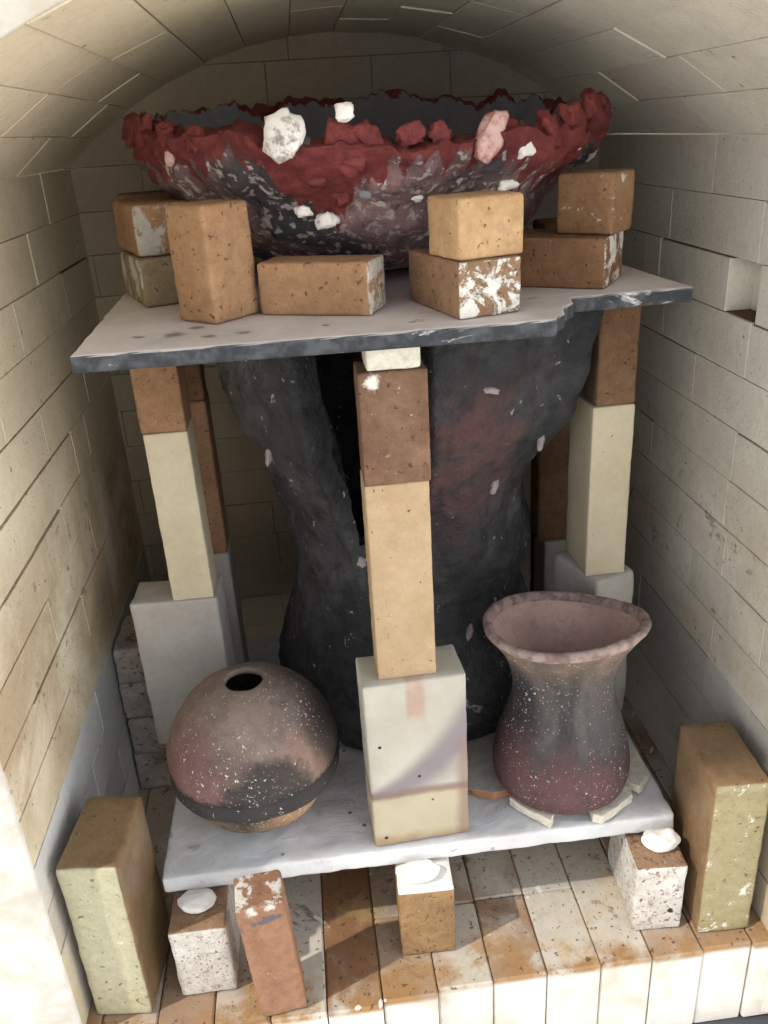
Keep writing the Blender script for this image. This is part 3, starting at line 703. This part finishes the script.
# thick red lumps along the lip
rl = random.Random(4)
for ph, z, sz in ((-.47, .146, .013), (-.30, .128, .014), (-.18, .146, .019), (-.10, .152, .015), (-.22, .105, .011), (-.05, .140, .010), (.05, .154, .011), (.16, .154, .010), (-.62, .158, .011), (-.78, .162, .013), (-.95, .168, .014),
                  (-1.15, .172, .015), (-1.38, .176, .016), (.42, .152, .012), (.52, .142, .014), (.66, .152, .015), (.80, .158, .016), (.95, .168, .016), (1.12, .170, .014), (1.32, .168, .013), (.74, .125, .010), (-.36, .150, .011)):
    c = link('glaze_lump', rock(sz*rl.uniform(.8, 1.2), sz*.55, sz*rl.uniform(.8, 1.25), ph*13+z*70, .55), M['red'], bt)
    c.location = on_bowl(ph, z, -.002); c.rotation_euler = (-.25, rl.uniform(-.6, .6), ph)

# ------------------------------------------------------------------ big black vessel between the shelves
VC = Vector((.114, 1.062, ZL1+.0004))
prof = [(.002, 0), (.10, 0), (.165, .002), (.180, .012), (.188, .05), (.183, .09), (.168, .145), (.152, .19), (.148, .22), (.151, .25), (.156, .285), (.164, .325), (.177, .37), (.194, .41), (.216, .45), (.229, .50), (.236, .55), (.238, .588)]
vp = smooth_profile(prof, 7)
vp = [(r, max(z, 0)) for r, z in vp]
def slit_wig(z): return .035*noise.noise(Vector((z*22, 3, 1)))+.022*noise.noise(Vector((z*60, 1, 1)))+.010*noise.noise(Vector((z*140, 2, 1)))
def slit(ph): return 1/(1+math.exp(max(-40, min(40, (abs(ph+.24)-.26)/.010))))
def vessel_pt(ph, i, r, z):
    if ph > PI: ph -= 2*PI
    k = min(1, max(0, (z-.22)/.20)); k = k*k*(3-2*k)
    # deep upright hollow left of the front, closing towards the waist
    left = -.50
    f = slit(ph)
    r2 = r*(1-.22*k*f)
    r2 += .020*max(0, math.sin(ph))*math.exp(-((z-.262)/.040)**2)
    r2 += (.010+.010*noise.noise(Vector((z*30, 8, 2))))*k*math.exp(-((ph-left+.06)/.05)**2)
    k2 = min(1, max(0, (z-.38)/.07))
    r2 += .026*k2*math.exp(-((ph-.92)/.12)**2)-.030*k2*math.exp(-((ph-1.27)/.16)**2)-.026*k*math.exp(-((ph-1.30)/.22)**2)*(1-.4*k2)
    r2 += .007*math.sin(ph*3+z*6)*k-.006*math.cos(2*ph)*(1-k)
    if r < .16 and z < .004: r2 = r
    ph += slit_wig(z)*k*math.exp(-((ph+.5)/.25)**2)
    p = Vector((r2*math.sin(ph), -r2*math.cos(ph), z))
    if z > .004:
        am = .006*fbm(p+Vector((2, 9, 4)), 13, 5)+.004*noise.noise(p*32)+.0025*noise.noise(p*60)+.0015*noise.noise(p*110)
        p += Vector((math.sin(ph), -math.cos(ph), 0))*am
    return p
vt = thing('vessel', 'big black waisted vessel with a deep fold, standing between the two shelves', 'vessel', VC)
bm = lathe(vp, 480, vessel_pt, True, close_top=False)
# the fold opens into the dark hollow inside
kill = []
for q, f in enumerate(bm.faces):
    j = q % 480; ph = 2*PI*(j+.5)/480; ph = ph-2*PI if ph > PI else ph
    if q < 480*(len(vp)-1) and f.calc_center_median().z > .31 and slit(ph) > .6: kill.append(f)
bmesh.ops.delete(bm, geom=kill, context='FACES')
link('body', bm, M['vessel'], vt)
ip = [(.224, .586), (.205, .52), (.17, .44), (.15, .36), (.132, .28), (.10, .22), (.003, .20)]
def inner_pt(ph, i, r, z):
    if ph > PI: ph -= 2*PI
    g = 1-.30*math.exp(-((ph+.27)/.42)**2)-.10*math.exp(-((ph-1.28)/.3)**2)
    return Vector((r*.93*g*math.sin(ph), -r*.93*g*math.cos(ph), z))
bm = lathe(smooth_profile(ip, 4), 240, inner_pt, False, close_top=True)
kill = []
for f in bm.faces:
    c = f.calc_center_median(); ph = math.atan2(c.x, -c.y)
    if c.z > .29 and len(f.verts) == 4 and abs(ph+.27) < .42: kill.append(f)
bmesh.ops.delete(bm, geom=kill, context='FACES')
link('inner_wall', bm, M['vessel'], vt)
for ph, z, sx, sz in ((-.50, .285, .008, .007), (-.98, .43, .0045, .015), (.42, .17, .0045, .012), (.80, .43, .004, .014), (.35, .515, .011, .004), (.58, .375, .006, .011)):
    pts = [(zz, rr) for rr, zz in vp[8:]]
    c = link('clay_flake', rock(sx, .004, sz, ph*11+z*50), M['flake'], vt)
    q = vessel_pt(ph, 50, interp(pts, z), z); c.location = q+Vector((math.sin(ph), -math.cos(ph), 0))*.001; c.rotation_euler = (0, .3, ph)

# ------------------------------------------------------------------ round pot
RG = .1015
gt = thing('round_pot', 'round smoke-fired pot with small hole on top and black seam', 'pot', (-.1085, .831, ZL1+.0004))
pts = []
for k in range(0, 61):
    a = -PI/2+(PI/2+1.335)*k/60          # from the bottom to the hole
    r = RG*math.cos(a); z = RG+RG*math.sin(a)
    if a < -.16: r *= .962
    pts.append((max(r, .002), max(z, 0.0)))
pts = [(r, z) for r, z in pts]
flat = [(.002, .003), (.020, .003)]
pts = flat+[p for p in pts if p[1] > .0034 and p[0] > .021]
rh, zh = pts[-1]
pts += [(rh-.0012, zh-.0008), (rh-.002, zh-.006), (rh+.004, zh-.012), (.05, zh-.022), (.075, zh-.045)]
def glob_pt(ph, i, r, z):
    p = Vector((r*math.sin(ph), -r*math.cos(ph), z))
    am = .0018*fbm(p, 22, 4)+.0012*noise.noise(p*8)
    if r > .021 and z > .004: p += (p-Vector((0, 0, RG))).normalized()*am
    if r < .028 and z > .15: p.z += .0015*noise.noise(p*60)
    return p
link('body', lathe(pts, 160, glob_pt, True), M['globe'], gt)
za = -.13
band = []
for k in range(13):
    a = 2*PI*k/12
    band.append((.0985+.0048*math.cos(a), RG+RG*za+.0125*math.sin(a)))
def band_pt(ph, i, r, z):
    p = Vector((r*math.sin(ph), -r*math.cos(ph), z+.0035*noise.noise(Vector((math.sin(ph)*2, math.cos(ph)*2, 3)))))
    q = 1+.010*fbm(p, 25, 3); return Vector((p.x*q, p.y*q, p.z))
b = link('seam_band', lathe(band, 160, band_pt, False), M['seam'], gt); b['label'] = 'black raised seam'

# ------------------------------------------------------------------ flared vase
ZV = ZL1+.0135
vt2 = thing('vase', 'flared smoke-fired vase with pink inside, standing on cream clay wedges', 'vase', (.2710, .8215, ZV))
vprof = [(.002, 0), (.066, 0), (.0795, .003), (.0840, .014), (.0850, .034), (.0800, .062), (.0705, .095), (.0630, .122), (.0615, .146), (.0650, .168), (.0740, .192), (.0840, .207), (.0925, .219)]
op = smooth_profile(vprof, 6)
def vase_pt(ph, i, r, z):
    zz = z
    if z > .13: zz = z+(-.000-.0015*1+.012*math.cos(ph)+.004*math.sin(2*ph))*((z-.13)/.085)
    p = Vector((r*math.sin(ph), -r*.97*math.cos(ph), zz))
    if r > .06 and z > .001:
        q = 1+.012*fbm(p, 14, 4); p.x *= q; p.y *= q
    return p
link('body', lathe(op, 160, vase_pt, True), M['vase'], vt2)
rimp = [(.0925, .219), (.0952, .222), (.0965, .2255), (.0955, .2290), (.0920, .2305), (.0870, .2295), (.0848, .2265), (.0840, .220)]
def rim_pt(ph, i, r, z):
    p = vase_pt(ph, i, r, z); e = .0011*fbm(p+Vector((4, 4, 4)), 60, 5)
    if 0 < i < 7: p += Vector((math.sin(ph), -math.cos(ph), .6))*e
    return p
link('rim', lathe(rimp, 220, rim_pt, False), M['rim'], vt2)
inn = [(.0840, .220), (.0765, .207), (.0665, .190), (.0580, .168), (.0545, .146), (.0560, .122), (.063, .09), (.070, .05), (.066, .016), (.05, .012), (.002, .012)]
link('inner_wall', lathe(smooth_profile(inn, 4), 120, vase_pt, False), M['raw'], vt2)['label'] = 'bare pink inside'

# wedges and shards under the vase
GW = 'clay wedges under the flared vase'
def wedge(label, poly, h, mat, cat='wedge', name='clay_wedge', group=GW, z=ZL1+.0003):
    cx = sum(p[0] for p in poly)/len(poly); cy = sum(p[1] for p in poly)/len(poly)
    o = link(name, slab([(x-cx, y-cy) for x, y in poly], 0, h, cx*90, .0008, .0012, .005), mat, smooth=False); o.location = (cx, cy, z)
    return tag(o, label, cat, group)
wedge('cream wedge poking out under the left front of the flared vase', [(.197, .789), (.205, .776), (.236, .742), (.243, .752), (.246, .782), (.225, .800)], .0125, M['cream_chip'])
wedge('cream wedge poking out under the right front of the flared vase', [(.288, .744), (.298, .738), (.346, .768), (.348, .782), (.336, .790), (.290, .768)], .0125, M['cream_chip'])
wedge('cream wedge behind the right side of the flared vase', [(.338, .800), (.360, .780), (.380, .800), (.382, .845), (.352, .850)], .0125, M['cream_chip'])
wedge('flat orange-edged shard lying left of the flared vase', [(.146, .822), (.155, .812), (.180, .800), (.215, .805), (.225, .88), (.205, .925), (.150, .915)], .0110, M['orange_chip'], 'shard', 'shelf_shard', None)

# ------------------------------------------------------------------ bricks on the kiln floor
GF = 'short support bricks under the lower shelf'
ZW = .1040
brick('support_brick', 'tan support brick under the middle of the lower shelf front', (.0455, .7055), .0003, -2, .0660, .114, ZW, M['support_tan'], group=GF, r=.004)
brick('support_brick', 'white pitted support brick under the left shelf corner, beside the orange brick', (-.2165, .692), .0003, 0, .0650, .114, ZW, M['speck_white'], group=GF, r=.004, wear=.9)
brick('support_brick', 'white pitted support brick under the right shelf corner', (.3275, .6975), .0003, -5, .0600, .114, ZW, M['speck_white'], group=GF, r=.004, wear=.9)
brick('fire_brick', 'glossy olive-yellow brick standing on end against the left wall', (-.3125, .682), .0003, -6, .0650, .108, .2290, M['olive'], group='tall bricks beside the lower shelf', r=.005)
brick('fire_brick', 'mustard-yellow brick with white flecks standing on end by the right wall', (.4035, .682), .0003, -3, .0635, .112, .2290, M['mustard'], group='tall bricks beside the lower shelf', r=.005)
brick('fire_brick', 'orange brick with white-crusted top standing before the lower shelf', (-.1215, .6510), .0012, 5, .0520, .048, .1720, M['orange'], r=.004, tilt=(0, -3.2))

def wad(label, x, y, sx, sy, sz, seed, group='white wads on the support bricks'):
    bm = bmesh.new(); bmesh.ops.create_icosphere(bm, subdivisions=4, radius=1)
    so = Vector((seed, seed*2, 3))
    for v in bm.verts:
        c = v.co.copy(); f = 1+.16*noise.noise(c*1.5+so)+.05*noise.noise(c*4+so)
        z = max(-.75, c.z); back = 1 if c.y < .15 else max(.0, 1-(c.y-.15)/.25)
        top = z if z < 0 else z*(.02+.98*back)
        v.co = Vector((c.x*sx*f, c.y*sy*f, (top+.75)*sz*f))
    o = link('wad', bm, M['wad']); o.location = (x, y, ZW+.0004)
    return tag(o, label, 'wad', group)
wad('white clay wad squeezed out on the middle tan support brick', .072, .7290, .0260, .0165, .0115, 2)
wad('white clay wad under the left corner of the lower shelf', -.186, .7290, .0215, .0170, .0085, 5)
wad('round white clay wad at the right corner of the lower shelf', .3680, .7285, .0225, .0170, .0135, 9)

# cracked white bricks stacked in the gap by the left wall
z = .0003
for k, (h, lab) in enumerate(((.068, 'bottom cracked white brick in the stack between left wall and shelf'), (.064, 'second cracked white brick up, between left wall and shelf'),
                              (.062, 'third cracked white brick up, between left wall and shelf'), (.058, 'topmost cracked white brick in the stack by the left wall'))):
    brick('cracked_brick', lab, (-.3185+.0015*(k % 2), 1.052+.002*k), z, rnd.uniform(-1, 1), .056, .100, h, M['cracked'], group='cracked bricks stacked by the left wall', r=.004, wear=1.0)
    z += h+.0003

# ------------------------------------------------------------------ light
w = bpy.data.worlds.new('World'); scene.world = w; w.use_nodes = True
nt = w.node_tree; nt.nodes.clear()
o_ = nt.nodes.new('ShaderNodeOutputWorld'); bg = nt.nodes.new('ShaderNodeBackground'); nt.links.new(bg.outputs[0], o_.inputs[0])
tc = nt.nodes.new('ShaderNodeTexCoord'); sp = nt.nodes.new('ShaderNodeSeparateXYZ'); nt.links.new(tc.outputs['Generated'], sp.inputs[0])
mr = nt.nodes.new('ShaderNodeMapRange'); nt.links.new(sp.outputs[2], mr.inputs[0]); mr.inputs[1].default_value = -.05; mr.inputs[2].default_value = .7
mx = nt.nodes.new('ShaderNodeMix'); mx.data_type = 'RGBA'; nt.links.new(mr.outputs[0], mx.inputs[0]); mx.inputs[6].default_value = (1.0, .98, .95, 1); mx.inputs[7].default_value = (.36, .42, .50, 1)
nt.links.new(mx.outputs[2], bg.inputs[0])
# sky strength raised towards both sides, added to brighten the side walls
def xmap(x0, x1, v0, v1):
    hz = nt.nodes.new('ShaderNodeMapRange'); nt.links.new(sp.outputs[0], hz.inputs[0])
    for q, v in zip((1, 2, 3, 4), (x0, x1, v0, v1)): hz.inputs[q].default_value = v
    return hz.outputs[0]
ad = nt.nodes.new('ShaderNodeMath'); ad.operation = 'ADD'
nt.links.new(xmap(.0, .9, .85, 3.6), ad.inputs[0]); nt.links.new(xmap(-.9, -.1, 1.2, 0.0), ad.inputs[1])
nt.links.new(ad.outputs[0], bg.inputs[1])
sun = bpy.data.lights.new('Sun', 'SUN'); sun.energy = 2.0; sun.angle = math.radians(1.2); sun.color = (1, .95, .86)
so = bpy.data.objects.new('Sun', sun); COL.objects.link(so)
so.rotation_euler = Vector((.85, .34, -1.0)).to_track_quat('-Z', 'Y').to_euler(); so.location = (-3, -2, 4)

# ------------------------------------------------------------------ camera
R = ((0.9927, -0.0961, 0.0736), (-0.1066, -0.4065, 0.9074), (-0.0573, -0.9086, -0.4137))   # columns: image right, image down, viewing direction
m = Matrix(((R[0][0], -R[0][1], -R[0][2]), (R[1][0], -R[1][1], -R[1][2]), (R[2][0], -R[2][1], -R[2][2])))
cam = bpy.data.cameras.new('Camera'); cam.sensor_fit = 'VERTICAL'; cam.sensor_height = 24; cam.lens = 24*845/1024; cam.clip_start = .01
co = bpy.data.objects.new('Camera', cam); COL.objects.link(co); co.matrix_world = Matrix.Translation((0, 0, .912)) @ m.to_4x4()
scene.camera = co
scene.view_settings.view_transform = 'Standard'; scene.view_settings.look = 'None'
scene.view_settings.gamma = 1; scene.view_settings.use_curve_mapping = False
scene.view_settings.exposure = .55
scene.cycles.max_bounces = 8; scene.cycles.diffuse_bounces = 6
